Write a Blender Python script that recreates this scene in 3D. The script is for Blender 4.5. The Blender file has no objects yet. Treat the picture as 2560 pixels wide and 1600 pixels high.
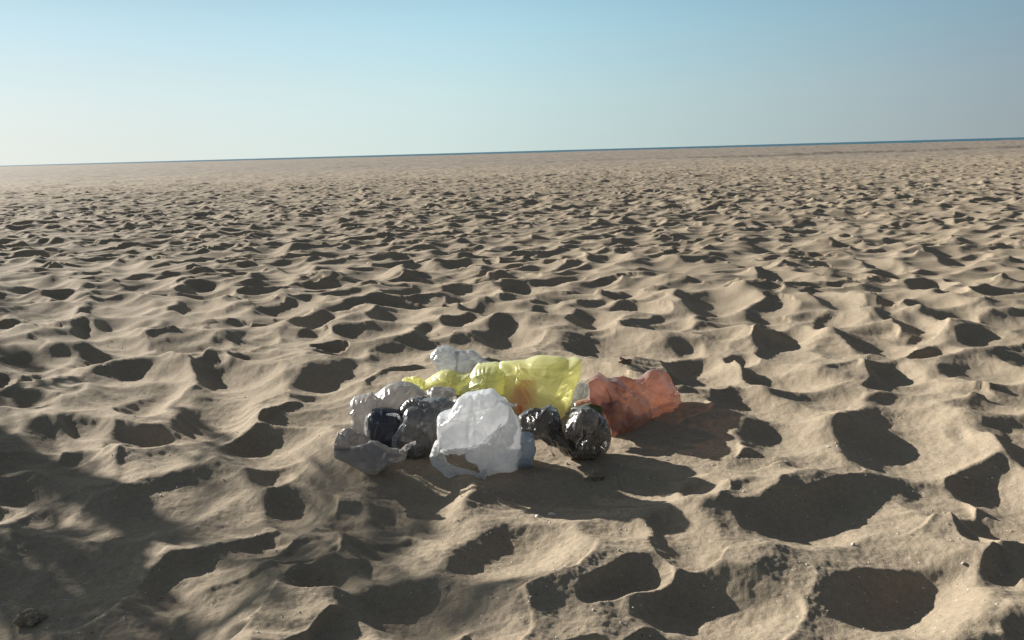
import bpy, math, random
import numpy as np
from mathutils import Vector, Matrix, Euler

S = bpy.context.scene
COL = S.collection
R = math.radians

# ---------------------------------------------------------------- camera
cam = bpy.data.cameras.new('camera')
cam_o = bpy.data.objects.new('camera', cam)
COL.objects.link(cam_o)
cam.sensor_width = 36.0
cam.lens = 18.0 / math.tan(R(30))
cam.clip_end = 60000
cam_o.location = (0, 0, 1.1)
cam_o.matrix_world = (Matrix.Translation((0, 0, 1.1)) @ Matrix.Rotation(R(90 - 10.76), 4, 'X')
                      @ Matrix.Rotation(R(-1.589), 4, 'Z'))
S.camera = cam_o

# ---------------------------------------------------------------- light
SUN_AZ = R(-48)      # left of the viewing direction (+Y)
SUN_EL = R(18.5)
sun_dir = Vector((math.sin(SUN_AZ) * math.cos(SUN_EL), math.cos(SUN_AZ) * math.cos(SUN_EL), math.sin(SUN_EL)))
world = bpy.data.worlds.new('World'); S.world = world; world.use_nodes = True
wn = world.node_tree; wn.nodes.clear()
wo = wn.nodes.new('ShaderNodeOutputWorld'); bg = wn.nodes.new('ShaderNodeBackground')
def wnode(t, **kw):
    n = wn.nodes.new(t)
    for k_, v_ in kw.items(): setattr(n, k_, v_)
    return n
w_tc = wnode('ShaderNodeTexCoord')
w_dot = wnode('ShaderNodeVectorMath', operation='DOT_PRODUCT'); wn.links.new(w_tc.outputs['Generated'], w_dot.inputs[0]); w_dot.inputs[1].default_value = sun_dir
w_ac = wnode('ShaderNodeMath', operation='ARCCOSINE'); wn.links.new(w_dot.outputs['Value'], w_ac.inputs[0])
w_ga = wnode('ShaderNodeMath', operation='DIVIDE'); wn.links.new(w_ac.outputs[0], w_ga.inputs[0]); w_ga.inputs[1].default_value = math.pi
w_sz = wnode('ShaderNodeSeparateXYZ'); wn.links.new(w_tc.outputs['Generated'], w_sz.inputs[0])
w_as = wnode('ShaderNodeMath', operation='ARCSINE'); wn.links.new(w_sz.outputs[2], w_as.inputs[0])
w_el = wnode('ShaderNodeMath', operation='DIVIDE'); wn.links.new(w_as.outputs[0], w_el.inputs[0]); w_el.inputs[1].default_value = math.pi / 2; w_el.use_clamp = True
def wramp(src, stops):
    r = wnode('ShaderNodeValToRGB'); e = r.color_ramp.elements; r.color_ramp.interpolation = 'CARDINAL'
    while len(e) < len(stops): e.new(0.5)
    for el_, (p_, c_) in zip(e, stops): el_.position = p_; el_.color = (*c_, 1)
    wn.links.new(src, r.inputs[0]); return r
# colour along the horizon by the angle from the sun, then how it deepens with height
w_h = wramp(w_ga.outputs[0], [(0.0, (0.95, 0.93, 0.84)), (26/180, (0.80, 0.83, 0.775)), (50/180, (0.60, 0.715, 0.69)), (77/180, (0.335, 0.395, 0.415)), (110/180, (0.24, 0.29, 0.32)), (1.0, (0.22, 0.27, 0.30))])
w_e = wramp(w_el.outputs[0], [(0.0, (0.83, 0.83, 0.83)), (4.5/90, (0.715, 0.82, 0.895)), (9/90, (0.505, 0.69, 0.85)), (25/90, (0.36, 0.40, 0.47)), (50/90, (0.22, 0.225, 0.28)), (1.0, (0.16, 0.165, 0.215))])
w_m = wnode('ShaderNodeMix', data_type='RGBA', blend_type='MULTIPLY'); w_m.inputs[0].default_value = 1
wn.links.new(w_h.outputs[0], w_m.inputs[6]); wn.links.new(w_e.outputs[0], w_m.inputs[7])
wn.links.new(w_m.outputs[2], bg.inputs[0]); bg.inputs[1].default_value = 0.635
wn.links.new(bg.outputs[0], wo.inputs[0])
sl = bpy.data.lights.new('sun', 'SUN'); sl.energy = 4.7; sl.angle = R(0.53); sl.color = (1.0, 0.95, 0.86)
so = bpy.data.objects.new('sun', sl); COL.objects.link(so)
so.rotation_euler = sun_dir.to_track_quat('Z', 'Y').to_euler()
S.view_settings.view_transform = 'Standard'; S.view_settings.look = 'None'
S.view_settings.exposure = 0.95; S.view_settings.gamma = 1.0
S.view_settings.use_curve_mapping = False
S.cycles.max_bounces = 10; S.cycles.transparent_max_bounces = 24
S.cycles.use_denoising = True

rng = np.random.default_rng(11)
random.seed(5)

# ---------------------------------------------------------------- noise
def _h(ix, iy, iz, seed):
    h = (ix * 374761393 + iy * 668265263 + iz * 2147483647 + seed * 974634777) & 0xffffffff
    h = ((h ^ (h >> 13)) * 1274126177) & 0xffffffff
    h = ((h ^ (h >> 16)) * 2246822519) & 0xffffffff
    return h ^ (h >> 15)

def noise2(x, y, seed=0):
    x0 = np.floor(x).astype(np.int64); y0 = np.floor(y).astype(np.int64)
    fx = x - x0; fy = y - y0
    u = fx * fx * fx * (fx * (fx * 6 - 15) + 10); v = fy * fy * fy * (fy * (fy * 6 - 15) + 10)
    def g(dx, dy):
        a = _h(x0 + dx, y0 + dy, 0, seed).astype(np.float64) * (2 * math.pi / 4294967296.0)
        return np.cos(a) * (fx - dx) + np.sin(a) * (fy - dy)
    a = g(0, 0); b = g(1, 0); c = g(0, 1); d = g(1, 1)
    return 1.5 * ((a + u * (b - a)) + v * ((c + u * (d - c)) - (a + u * (b - a))))

_G3 = np.random.default_rng(3).normal(size=(256, 3)); _G3 /= np.linalg.norm(_G3, axis=1)[:, None]
def noise3(p, seed=0):
    p0 = np.floor(p).astype(np.int64); f = p - p0
    w = f * f * f * (f * (f * 6 - 15) + 10)
    out = 0
    for dx in (0, 1):
        for dy in (0, 1):
            for dz in (0, 1):
                g = _G3[_h(p0[:, 0] + dx, p0[:, 1] + dy, p0[:, 2] + dz, seed) & 255]
                val = (g * (f - np.array([dx, dy, dz]))).sum(1)
                wt = (w[:, 0] if dx else 1 - w[:, 0]) * (w[:, 1] if dy else 1 - w[:, 1]) * (w[:, 2] if dz else 1 - w[:, 2])
                out = out + wt * val
    return out * 1.6

def sstep(a, b, x):
    t = np.clip((x - a) / (b - a), 0, 1); return t * t * (3 - 2 * t)

# ---------------------------------------------------------------- materials
def mat(name):
    m = bpy.data.materials.new(name); m.use_nodes = True; m.node_tree.nodes.clear(); return m
def N(m, t, **kw):
    n = m.node_tree.nodes.new(t)
    for k, v in kw.items():
        if k.startswith('i_'): n.inputs[k[2:].replace('_', ' ')].default_value = v
        else: setattr(n, k, v)
    return n
def Lk(m, a, b): m.node_tree.links.new(a, b)
def ramp(m, src, stops):
    r = N(m, 'ShaderNodeValToRGB'); e = r.color_ramp.elements
    while len(e) < len(stops): e.new(0.5)
    for el, (p, c) in zip(e, stops): el.position = p; el.color = (*c, 1) if len(c) == 3 else c
    Lk(m, src, r.inputs[0]); return r
def mixc(m, f, a, b, mode='MIX'):
    x = N(m, 'ShaderNodeMix', data_type='RGBA', blend_type=mode)
    for sock, v in ((x.inputs[0], f), (x.inputs[6], a), (x.inputs[7], b)):
        if hasattr(v, 'is_linked') or hasattr(v, 'node'): Lk(m, v, sock)
        else: sock.default_value = v if isinstance(v, (int, float)) else (*v, 1)
    return x.outputs[2]

def sand_material():
    m = mat('dry_sand'); out = N(m, 'ShaderNodeOutputMaterial')
    tc = N(m, 'ShaderNodeNewGeometry')
    def noi(s, d=4, r=0.6):
        n = N(m, 'ShaderNodeTexNoise'); n.inputs['Scale'].default_value = s; n.inputs['Detail'].default_value = d
        n.inputs['Roughness'].default_value = r; Lk(m, tc.outputs['Position'], n.inputs['Vector']); return n.outputs['Fac']
    big = ramp(m, noi(0.9, 4), [(0.3, (0.325, 0.268, 0.197)), (0.7, (0.385, 0.315, 0.234))])
    gr = ramp(m, noi(420, 3, 0.8), [(0.30, (0.55, 0.53, 0.52)), (0.5, (1, 1, 1)), (0.72, (1.35, 1.32, 1.28))])
    c = mixc(m, 1.0, big.outputs[0], gr.outputs[0], 'MULTIPLY')
    md = ramp(m, noi(60, 5, 0.7), [(0.3, (0.86, 0.85, 0.84)), (0.7, (1.12, 1.12, 1.12))])
    c = mixc(m, 1.0, c, md.outputs[0], 'MULTIPLY')
    # shell flecks: small pale and dark grains
    vo = N(m, 'ShaderNodeTexVoronoi'); vo.inputs['Scale'].default_value = 75; Lk(m, tc.outputs['Position'], vo.inputs['Vector'])
    sp = ramp(m, vo.outputs['Distance'], [(0.13, (1, 1, 1)), (0.2, (0, 0, 0))])
    sc = N(m, 'ShaderNodeSeparateColor'); Lk(m, vo.outputs['Color'], sc.inputs[0])
    on = N(m, 'ShaderNodeMath', operation='GREATER_THAN'); on.inputs[1].default_value = 0.90; Lk(m, sc.outputs[0], on.inputs[0])
    ml = N(m, 'ShaderNodeMath', operation='MULTIPLY'); Lk(m, sp.outputs[0], ml.inputs[0]); Lk(m, on.outputs[0], ml.inputs[1])
    fc = ramp(m, sc.outputs[1], [(0.45, (0.07, 0.05, 0.035)), (0.5, (0.72, 0.68, 0.6))])
    c = mixc(m, ml.outputs[0], c, fc.outputs[0])
    # firmer greyer sand beyond the berm
    sx = N(m, 'ShaderNodeSeparateXYZ'); Lk(m, tc.outputs['Position'], sx.inputs[0])
    far = N(m, 'ShaderNodeMapRange'); far.inputs['From Min'].default_value = 45; far.inputs['From Max'].default_value = 85
    nz = N(m, 'ShaderNodeMath', operation='MULTIPLY_ADD'); Lk(m, noi(0.05, 3), nz.inputs[0]); nz.inputs[1].default_value = 60; Lk(m, sx.outputs[1], nz.inputs[2])
    sh = N(m, 'ShaderNodeMath', operation='SUBTRACT'); Lk(m, nz.outputs[0], sh.inputs[0]); sh.inputs[1].default_value = 30
    Lk(m, sh.outputs[0], far.inputs[0])
    wet = ramp(m, noi(0.35, 8, 0.8), [(0.32, (0.19, 0.155, 0.13)), (0.5, (0.27, 0.225, 0.185)), (0.68, (0.33, 0.28, 0.22))])
    c = mixc(m, far.outputs[0], c, wet.outputs[0])
    bs = N(m, 'ShaderNodeBsdfPrincipled'); Lk(m, c, bs.inputs['Base Color'])
    bs.inputs['Roughness'].default_value = 0.95; bs.inputs['Specular IOR Level'].default_value = 0.15
    b1 = N(m, 'ShaderNodeBump'); b1.inputs['Strength'].default_value = 0.55; b1.inputs['Distance'].default_value = 0.0022
    Lk(m, noi(330, 3, 0.75), b1.inputs['Height'])
    b2 = N(m, 'ShaderNodeBump'); b2.inputs['Strength'].default_value = 0.5; b2.inputs['Distance'].default_value = 0.006
    Lk(m, noi(70, 4, 0.7), b2.inputs['Height']); Lk(m, b1.outputs[0], b2.inputs['Normal'])
    Lk(m, b2.outputs[0], bs.inputs['Normal'])
    Lk(m, bs.outputs[0], out.inputs[0]); return m

def film(name, col, transp=0.2, tdark=1.0, trl=0.5, rough=0.22, gloss=1.0, bump=0.5, scale=1.0, col2=None):
    """thin polythene: part diffuse, part glowing through, part see-through, glossy skin"""
    m = mat(name); out = N(m, 'ShaderNodeOutputMaterial')
    tc = N(m, 'ShaderNodeTexCoord')
    wp = N(m, 'ShaderNodeTexNoise'); wp.inputs['Scale'].default_value = 9 * scale; wp.inputs['Detail'].default_value = 3
    Lk(m, tc.outputs['Object'], wp.inputs['Vector'])
    ad = N(m, 'ShaderNodeVectorMath', operation='MULTIPLY_ADD'); Lk(m, wp.outputs['Color'], ad.inputs[0])
    ad.inputs[1].default_value = (0.12, 0.12, 0.12); Lk(m, tc.outputs['Object'], ad.inputs[2])
    v1 = N(m, 'ShaderNodeTexNoise', noise_type='RIDGED_MULTIFRACTAL'); v1.inputs['Scale'].default_value = 9 * scale; v1.inputs['Detail'].default_value = 1.5; v1.inputs['Roughness'].default_value = 0.45
    Lk(m, ad.outputs[0], v1.inputs['Vector'])
    v2 = N(m, 'ShaderNodeTexNoise'); v2.inputs['Scale'].default_value = 55 * scale; v2.inputs['Detail'].default_value = 4
    v2.inputs['Distortion'].default_value = 1.2; Lk(m, ad.outputs[0], v2.inputs['Vector'])
    mk = N(m, 'ShaderNodeTexNoise'); mk.inputs['Scale'].default_value = 13 * scale; mk.inputs['Detail'].default_value = 2; Lk(m, tc.outputs['Object'], mk.inputs['Vector'])
    mr = N(m, 'ShaderNodeMapRange'); mr.inputs['From Min'].default_value = 0.48; mr.inputs['From Max'].default_value = 0.68; mr.inputs['To Min'].default_value = 0.05; mr.inputs['To Max'].default_value = bump
    Lk(m, mk.outputs['Fac'], mr.inputs[0])
    b1 = N(m, 'ShaderNodeBump'); Lk(m, mr.outputs[0], b1.inputs['Strength']); b1.inputs['Distance'].default_value = 0.010; Lk(m, v1.outputs['Fac'], b1.inputs['Height'])
    b2 = N(m, 'ShaderNodeBump'); Lk(m, mr.outputs[0], b2.inputs['Strength']); b2.inputs['Distance'].default_value = 0.005
    Lk(m, v2.outputs['Fac'], b2.inputs['Height']); Lk(m, b1.outputs[0], b2.inputs['Normal'])
    cn = N(m, 'ShaderNodeTexNoise'); cn.inputs['Scale'].default_value = 7 * scale; cn.inputs['Detail'].default_value = 4
    Lk(m, ad.outputs[0], cn.inputs['Vector'])
    c2 = col2 or tuple(min(1, x * 1.25) for x in col)
    cr = ramp(m, cn.outputs['Fac'], [(0.35, col), (0.65, c2)])
    df = N(m, 'ShaderNodeBsdfDiffuse'); tl = N(m, 'ShaderNodeBsdfTranslucent')
    for s in (df, tl): Lk(m, cr.outputs[0], s.inputs[0]); Lk(m, b2.outputs[0], s.inputs['Normal'])
    m1 = N(m, 'ShaderNodeMixShader'); m1.inputs[0].default_value = trl; Lk(m, df.outputs[0], m1.inputs[1]); Lk(m, tl.outputs[0], m1.inputs[2])
    tp = N(m, 'ShaderNodeBsdfTransparent')
    tcol = tuple(tdark * min(1, 0.25 + 0.9 * x / max(max(col), 1e-3)) for x in col); tp.inputs[0].default_value = (*tcol, 1)
    m2 = N(m, 'ShaderNodeMixShader'); m2.inputs[0].default_value = transp; Lk(m, m1.outputs[0], m2.inputs[1]); Lk(m, tp.outputs[0], m2.inputs[2])
    gl = N(m, 'ShaderNodeBsdfGlossy'); gl.inputs['Roughness'].default_value = rough; Lk(m, b2.outputs[0], gl.inputs['Normal'])
    fr = N(m, 'ShaderNodeFresnel'); fr.inputs[0].default_value = 1.5; Lk(m, b2.outputs[0], fr.inputs['Normal'])
    fm = N(m, 'ShaderNodeMath', operation='MULTIPLY'); Lk(m, fr.outputs[0], fm.inputs[0]); fm.inputs[1].default_value = gloss
    fx = N(m, 'ShaderNodeMath', operation='MINIMUM'); Lk(m, fm.outputs[0], fx.inputs[0]); fx.inputs[1].default_value = 0.27 + 0.08 * gloss; fm = fx
    m3 = N(m, 'ShaderNodeMixShader'); Lk(m, fm.outputs[0], m3.inputs[0]); Lk(m, m2.outputs[0], m3.inputs[1]); Lk(m, gl.outputs[0], m3.inputs[2])
    Lk(m, m3.outputs[0], out.inputs[0]); return m

def simple(name, col, rough=0.8, col2=None, scale=20, bump=0.0, spec=0.3):
    m = mat(name); out = N(m, 'ShaderNodeOutputMaterial'); tc = N(m, 'ShaderNodeTexCoord')
    n = N(m, 'ShaderNodeTexNoise'); n.inputs['Scale'].default_value = scale; n.inputs['Detail'].default_value = 5
    Lk(m, tc.outputs['Object'], n.inputs['Vector'])
    r = ramp(m, n.outputs['Fac'], [(0.35, col), (0.65, col2 or col)])
    b = N(m, 'ShaderNodeBsdfPrincipled'); b.inputs['Roughness'].default_value = rough; b.inputs['Specular IOR Level'].default_value = spec
    Lk(m, r.outputs[0], b.inputs['Base Color'])
    if bump:
        bp = N(m, 'ShaderNodeBump'); bp.inputs['Distance'].default_value = bump; Lk(m, n.outputs['Fac'], bp.inputs['Height']); Lk(m, bp.outputs[0], b.inputs['Normal'])
    Lk(m, b.outputs[0], out.inputs[0]); return m

# ---------------------------------------------------------------- object helpers
def make_mesh(name, verts, faces, m, parent=None, smooth=True):
    verts = np.asarray(verts, np.float32); faces = np.asarray(faces, np.int32)
    me = bpy.data.meshes.new(name)
    k = faces.shape[1]
    me.vertices.add(len(verts)); me.vertices.foreach_set('co', verts.ravel())
    me.loops.add(faces.size); me.loops.foreach_set('vertex_index', faces.ravel())
    me.polygons.add(len(faces)); me.polygons.foreach_set('loop_start', np.arange(0, faces.size, k, dtype=np.int32))
    me.polygons.foreach_set('loop_total', np.full(len(faces), k, np.int32))
    if smooth: me.polygons.foreach_set('use_smooth', np.ones(len(faces), bool))
    me.update(); me.validate(); me.materials.append(m)
    o = bpy.data.objects.new(name, me); COL.objects.link(o)
    if parent: o.parent = parent
    return o
def thing(name, label, cat, loc, group=None, rz=0.0):
    o = bpy.data.objects.new(name, None); COL.objects.link(o); o.location = loc; o.rotation_euler = (0, 0, rz)
    o.empty_display_size = 0.1; o['label'] = label; o['category'] = cat
    if group: o['group'] = group
    return o

# ---------------------------------------------------------------- the sand
PITS = [(-0.21, 2.01, 0.155, 0.127, 1.96),(-0.04, 2.31, 0.161, 0.115, 1.37),(-0.32, 2.62, 0.313, 0.125, 1.7),(-0.44, 2.53, 0.169, 0.071, 2.8),(0.17, 2.71, 0.29, 0.204, 2.37),(0.41, 2.36, 0.111, 0.089, 1.21),(0.89, 2.46, 0.324, 0.078, -2.87),(0.48, 2.01, 0.126, 0.11, 1.59),(0.95, 1.98, 0.171, 0.117, -2.51),(1.28, 2.07, 0.151, 0.063, 0.94),(1.43, 3.2, 0.409, 0.169, 0.94),(0.99, 3.18, 0.284, 0.145, 1.42),(0.96, 3.61, 0.219, 0.162, 2.05),(1.82, 3.01, 0.173, 0.078, 1.04),(1.54, 2.68, 0.194, 0.086, 1.21),(1.61, 4.91, 0.459, 0.159, 1.38),(1.24, 4.1, 0.223, 0.135, 1.35),(1.99, 4.79, 0.222, 0.073, 1.46),(1.85, 4.15, 0.16, 0.093, 0.81),(2.21, 4.03, 0.2, 0.105, 1.07),(0.57, 4.95, 0.304, 0.206, 1.91),(-0.99, 3.3, 0.171, 0.148, 2.19),(-1.32, 3.68, 0.374, 0.129, 1.68),(-1.46, 4.44, 0.348, 0.145, 2.05),(-1.97, 4.53, 0.294, 0.146, 2.16),(-1.73, 4.15, 0.17, 0.062, 2.02),(-0.89, 4.37, 0.26, 0.159, 1.26),(-2.44, 5.32, 0.215, 0.122, 2.47),(-2.63, 5.93, 0.336, 0.119, 1.99),(-2.75, 5.7, 0.236, 0.083, 2.22),(-3.32, 7.77, 0.367, 0.241, 1.92),(-3.11, 6.79, 0.451, 0.16, 2.08),(-2.31, 6.53, 0.38, 0.148, 2.19),(-4.66, 9.57, 0.52, 0.206, 1.99),(-4.09, 9.42, 0.561, 0.218, 2.11),(-2.56, 7.29, 0.268, 0.151, 2.22),(-2.0, 7.03, 0.251, 0.111, 1.96),(-1.48, 6.77, 0.248, 0.11, 1.87),(-1.34, 5.96, 0.207, 0.107, 1.75),(-1.68, 5.41, 0.278, 0.094, 1.65),(-1.93, 5.06, 0.231, 0.072, 2.08),(-0.76, 6.05, 0.311, 0.108, 1.88),(-0.3, 5.71, 0.202, 0.106, 1.25),(-0.23, 6.28, 0.269, 0.136, 1.89),(-0.05, 5.37, 0.294, 0.125, 1.44),(0.98, 8.72, 0.394, 0.166, 1.48),(1.39, 7.96, 0.388, 0.321, 1.46),(0.51, 5.79, 0.271, 0.11, 1.57),(1.44, 6.3, 0.365, 0.174, 1.47),(2.74, 9.76, 0.589, 0.189, 1.3),(2.42, 9.02, 0.288, 0.105, 1.31),(2.26, 6.16, 0.335, 0.106, 1.42),(1.76, 5.97, 0.195, 0.092, 1.25),(2.04, 5.45, 0.196, 0.099, 1.15),(2.42, 5.33, 0.258, 0.102, 1.27),(3.37, 8.01, 0.389, 0.096, 1.38),(1.64, 10.9, 0.407, 0.103, 1.43),(-4.46, 8.23, 0.524, 0.198, 2.2),(-3.44, 6.4, 0.384, 0.155, 2.21),(-1.11, 2.78, 0.238, 0.169, 1.87),(-1.29, 2.51, 0.289, 0.214, 1.68),(-0.84, 2.11, 0.199, 0.117, 1.69),(-0.74, 2.72, 0.143, 0.064, 1.77),(-1.6, 3.13, 0.181, 0.105, 2.62),(-1.55, 3.54, 0.196, 0.116, 2.34),(-1.69, 2.95, 0.156, 0.087, 2.53),(-1.99, 3.56, 0.189, 0.104, 2.51),(0.55, 2.61, 0.08, 0.054, 1.25),(-2.42, 4.17, 0.238, 0.102, 2.25),(-1.87, 3.72, 0.158, 0.088, 2.38),(-2.82, 5.0, 0.25, 0.117, 2.31),(3.57, 6.34, 0.283, 0.107, 1.01),(4.13, 8.22, 0.325, 0.124, 1.07),(3.24, 6.81, 0.269, 0.133, 1.05),(-0.86, 8.66, 0.297, 0.162, 1.8),(-0.09, 2.97, 0.09, 0.057, 3.0),(-0.88, 3.03, 0.098, 0.06, 0.93),(-0.43, 3.0, 0.094, 0.059, 1.83),(0.97, 2.85, 0.126, 0.07, 2.11),(1.65, 3.19, 0.106, 0.028, 1.08),(0.94, 4.38, 0.189, 0.098, 1.58),(-0.5, 5.4, 0.194, 0.078, 1.7),(-1.35, 4.83, 0.147, 0.1, 2.37),(0.96, 5.6, 0.266, 0.119, 0.94),(2.86, 5.76, 0.197, 0.112, 1.23),(-2.17, 8.94, 0.296, 0.158, 2.02),(-0.88, 5.45, 0.2, 0.146, 2.17),(0.11, 7.16, 0.303, 0.152, 1.87),(-1.36, 8.17, 0.301, 0.169, 1.91),(0.58, 9.78, 0.37, 0.209, 1.6),(-2.87, 10.62, 0.414, 0.188, 1.98),(-0.38, 7.24, 0.232, 0.154, 1.81),(0.27, 6.16, 0.2, 0.104, 1.56),(2.63, 4.76, 0.161, 0.102, 1.12),(2.19, 4.51, 0.131, 0.092, -2.45),(0.9, 4.87, 0.154, 0.091, 1.56),(1.23, 5.17, 0.122, 0.097, 1.16),(-6.94, 13.96, 0.786, 0.277, 2.18),(2.17, 7.23, 0.237, 0.167, 1.18),(1.32, 2.33, 0.086, 0.055, -2.55),(0.27, 2.08, 0.078, 0.045, -2.45),(-0.45, 2.16, 0.098, 0.059, -2.9),(-0.62, 2.32, 0.093, 0.054, -3.07)]
SH = [(0.062, 2.589), (0.107, 2.608), (1.113, 3.009), (1.484, 2.772), (-2.219, 4.706), (0.545, 4.247), (-1.254, 2.093), (0.266, 2.884), (-0.484, 6.243)]
PALMS = [(-4.15, 4.5, 0.75, 'low feathery palm nearest the heap, left of the view', 3, 8), (-5.15, 5.95, 0.8, 'low feathery palm between the tall one and the sea, left of the view', 4, 9), (-6.6, 7.7, 0.9, 'low feathery palm third from the heap, left of the view', 6, 11), (-7.9, 9.6, 1.2, 'feathery palm standing beyond the other palms, left of the view', 12, 10), (-5.5, 6.5, 1.9, 'tallest feathery palm, left of the view', 9, 10)]


def build_sand():
    # polar sheet round the viewer's feet: fine where the beach is seen, coarse behind
    th = []
    a = -180.0
    while a < 180.0:
        th.append(a); e = abs(a)
        a += 0.08 if e < 32.5 else (0.25 if e < 48 else 2.5)
    th = np.radians(np.array(th)); nT = len(th)
    dep = np.radians(np.concatenate([np.linspace(33, 9, 460)[:-1], 9 * (1.55 / 9) ** np.linspace(0, 1, 740)]))
    r = 1.1 / np.tan(dep)
    r2 = [r[-1]]; step = 0.12
    while r2[-1] < 900:
        step *= (1.014 if r2[-1] < 110 else 1.06); r2.append(r2[-1] + max(step, 0))
    r1 = np.linspace(0.15, r[0], 14)[:-1]
    rr = np.concatenate([r1, r, r2[1:]]); nR = len(rr)
    T, Q = np.meshgrid(th, rr)
    X = Q * np.sin(T); Y = Q * np.cos(T)
    sx, sy = math.sin(SUN_AZ), math.cos(SUN_AZ)      # towards the sun on the ground
    # shallow undulation
    rdg = 0.35 - np.abs(noise2(X / 1.0 + 0.3 * noise2(X / 0.8, Y / 0.8, 7), Y / 0.75, 6))
    base = 0.05 * rdg + 0.05 * noise2(X / 2.6, Y / 2.6, 1) + 0.03 * noise2(X / 0.9, Y / 0.9, 2) + 0.10 * sstep(6, 20, Q) * noise2(X / 9, Y / 9, 3)
    # broad old hollows under the fresh prints, meeting in long rounded crests
    g = np.random.default_rng(8); E2 = np.full_like(X, math.exp(-0.02 / 0.006)); cc = 0.46
    HX = X + 0.12 * noise2(X / 0.45, Y / 0.45, 71); HY = Y + 0.12 * noise2(X / 0.45, Y / 0.45, 72)
    for iy in range(int(1.2 / cc), int(34 / cc)):
        y = iy * cc; nx = int((3 if y < 3 else y * 0.7 + 2) / cc)
        for x_ in (np.arange(-nx, nx + 1) + g.uniform(-0.45, 0.45, 2 * nx + 1)) * cc:
            a1 = g.uniform(0.24, 0.46); b1 = a1 * g.uniform(0.5, 0.9); y_ = y + g.uniform(-.2, .2); ro = g.uniform(0, 3.14)
            ds = g.uniform(0.014, 0.044) * b1 / 0.25
            R0 = math.hypot(x_, y_); ext = 1.5 * a1 + 0.12
            i0, i1 = np.searchsorted(rr, [R0 - ext, R0 + ext]); az = math.atan2(x_, y_); da = math.asin(min(1, ext / R0))
            j0, j1 = np.searchsorted(th, [az - da, az + da]); w = (slice(i0, i1), slice(j0, j1))
            dx = HX[w] - x_; dy = HY[w] - y_; c, s_ = math.cos(ro), math.sin(ro)
            q = ((dx * c + dy * s_) / a1) ** 2 + ((-dx * s_ + dy * c) / b1) ** 2
            E2[w] += np.where(q < 2.2, np.exp(np.clip((ds * (1 - q) - 0.05 * sstep(1.4, 2.2, q)) / 0.006, -60, 60)), 0)
    base = base - 0.006 * np.log(E2) * (1 - sstep(20, 34, Q))
    pile = np.exp(-(((X - 0.0) / 0.75) ** 2 + ((Y - 3.35) / 0.55) ** 2) ** 2)
    base = base * (1 - 0.85 * pile)
    base += 0.05 * np.exp(-(((X + 0.5) / 0.25) ** 2 + ((Y - 3.15) / 0.25) ** 2)) + 0.07 * np.exp(-(((X + 0.25) / 0.25) ** 2 + ((Y - 4.1) / 0.25) ** 2))
    base += 0.05 * np.exp(-(((X + 0.3) / 0.35) ** 2 + ((Y - 3.75) / 0.3) ** 2))
    amp = 1 - 0.6 * sstep(50, 80, Q)
    wk = 1 - 0.6 * sstep(5, 14, Q)
    WX = X + 0.028 * wk * noise2(X / 0.20, Y / 0.20, 11) + 0.004 * noise2(X / 0.06, Y / 0.06, 15) + 0.11 * noise2(X / 0.6, Y / 0.6, 13)
    WY = Y + 0.028 * wk * noise2(X / 0.20, Y / 0.20, 12) + 0.004 * noise2(X / 0.06, Y / 0.06, 16) + 0.11 * noise2(X / 0.6, Y / 0.6, 14)
    cap = base + 0.028 + 0.030 * noise2(X / 0.38, Y / 0.38, 4) * amp + 0.014 * (1 - np.abs(noise2(X / 0.3, Y / 0.3, 5)) * 2) * amp
    # footprints: each one a bowl, neighbours meeting in sharp crests
    pits = []
    for (px, py, pa, pb, rot) in PITS:
        g = math.sqrt(pa * pb)
        d = min(max(0.26 * pb * 1.15, 0.018), 0.046 if py > 2.9 else 0.033)
        pits.append((px - sx * 0.18 * pb, py - sy * 0.18 * pb, pa * 1.12, pb * 1.2, rot, d, 0.4))
    hand = np.array([(p[0], p[1], p[2]) for p in pits])
    cell = 0.235
    g = np.random.default_rng(21)
    for iy in range(int(-3 / cell), int(66 / cell)):
        y = iy * cell
        lim = 5 if y < 5 else y * 0.72 + 2
        nx = int(lim / cell)
        n = 2 * nx + 1
        xs = (np.arange(-nx, nx + 1) + g.uniform(-0.45, 0.45, n)) * cell
        ys = y + g.uniform(-0.45, 0.45, n) * cell
        aa = 0.07 + 0.15 * g.random(n) ** 1.3; fy = float(sstep(3.5, 9, np.array(y)))
        aa = aa * (1 + 0.12 * fy); bb = aa * g.uniform(0.55 - 0.17 * fy, 1.0 - 0.25 * fy, n)
        ro = g.uniform(0, math.pi, n) if fy < 0.5 else g.normal(0.12, 0.5, n)
        dd = bb * g.uniform(0.10, 0.34, n) * (0.85 + (0.6 - 0.3 * fy) * noise2(xs / 1.6, np.full(n, y / 1.6), 61)) * (1 - 0.05 * float(sstep(6, 22, np.array(y)))); keep = g.random(n) < 0.93; of = g.uniform(-0.012, 0.012, n); dd = np.maximum(dd, 0.008)
        for i in range(n):
            if not keep[i]: continue
            x_, y_ = xs[i], ys[i]
            if y_ < 8.5:
                dq = np.hypot(hand[:, 0] - x_, hand[:, 1] - y_) - 0.8 * hand[:, 2]
                if dq.min() < 0.9 * aa[i]: continue
                if abs(x_) < 0.8 and 2.75 < y_ < 4.2: dd[i] *= 0.4
                elif y_ < 4.0: dd[i] *= 0.75
            pits.append((x_, y_, aa[i], bb[i], ro[i], dd[i], 0.25))
    k = 0.0052
    E = np.exp(-(cap) / k * 1.0 + 60)
    cmin = -math.pi
    rim = np.zeros_like(cap)
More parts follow.
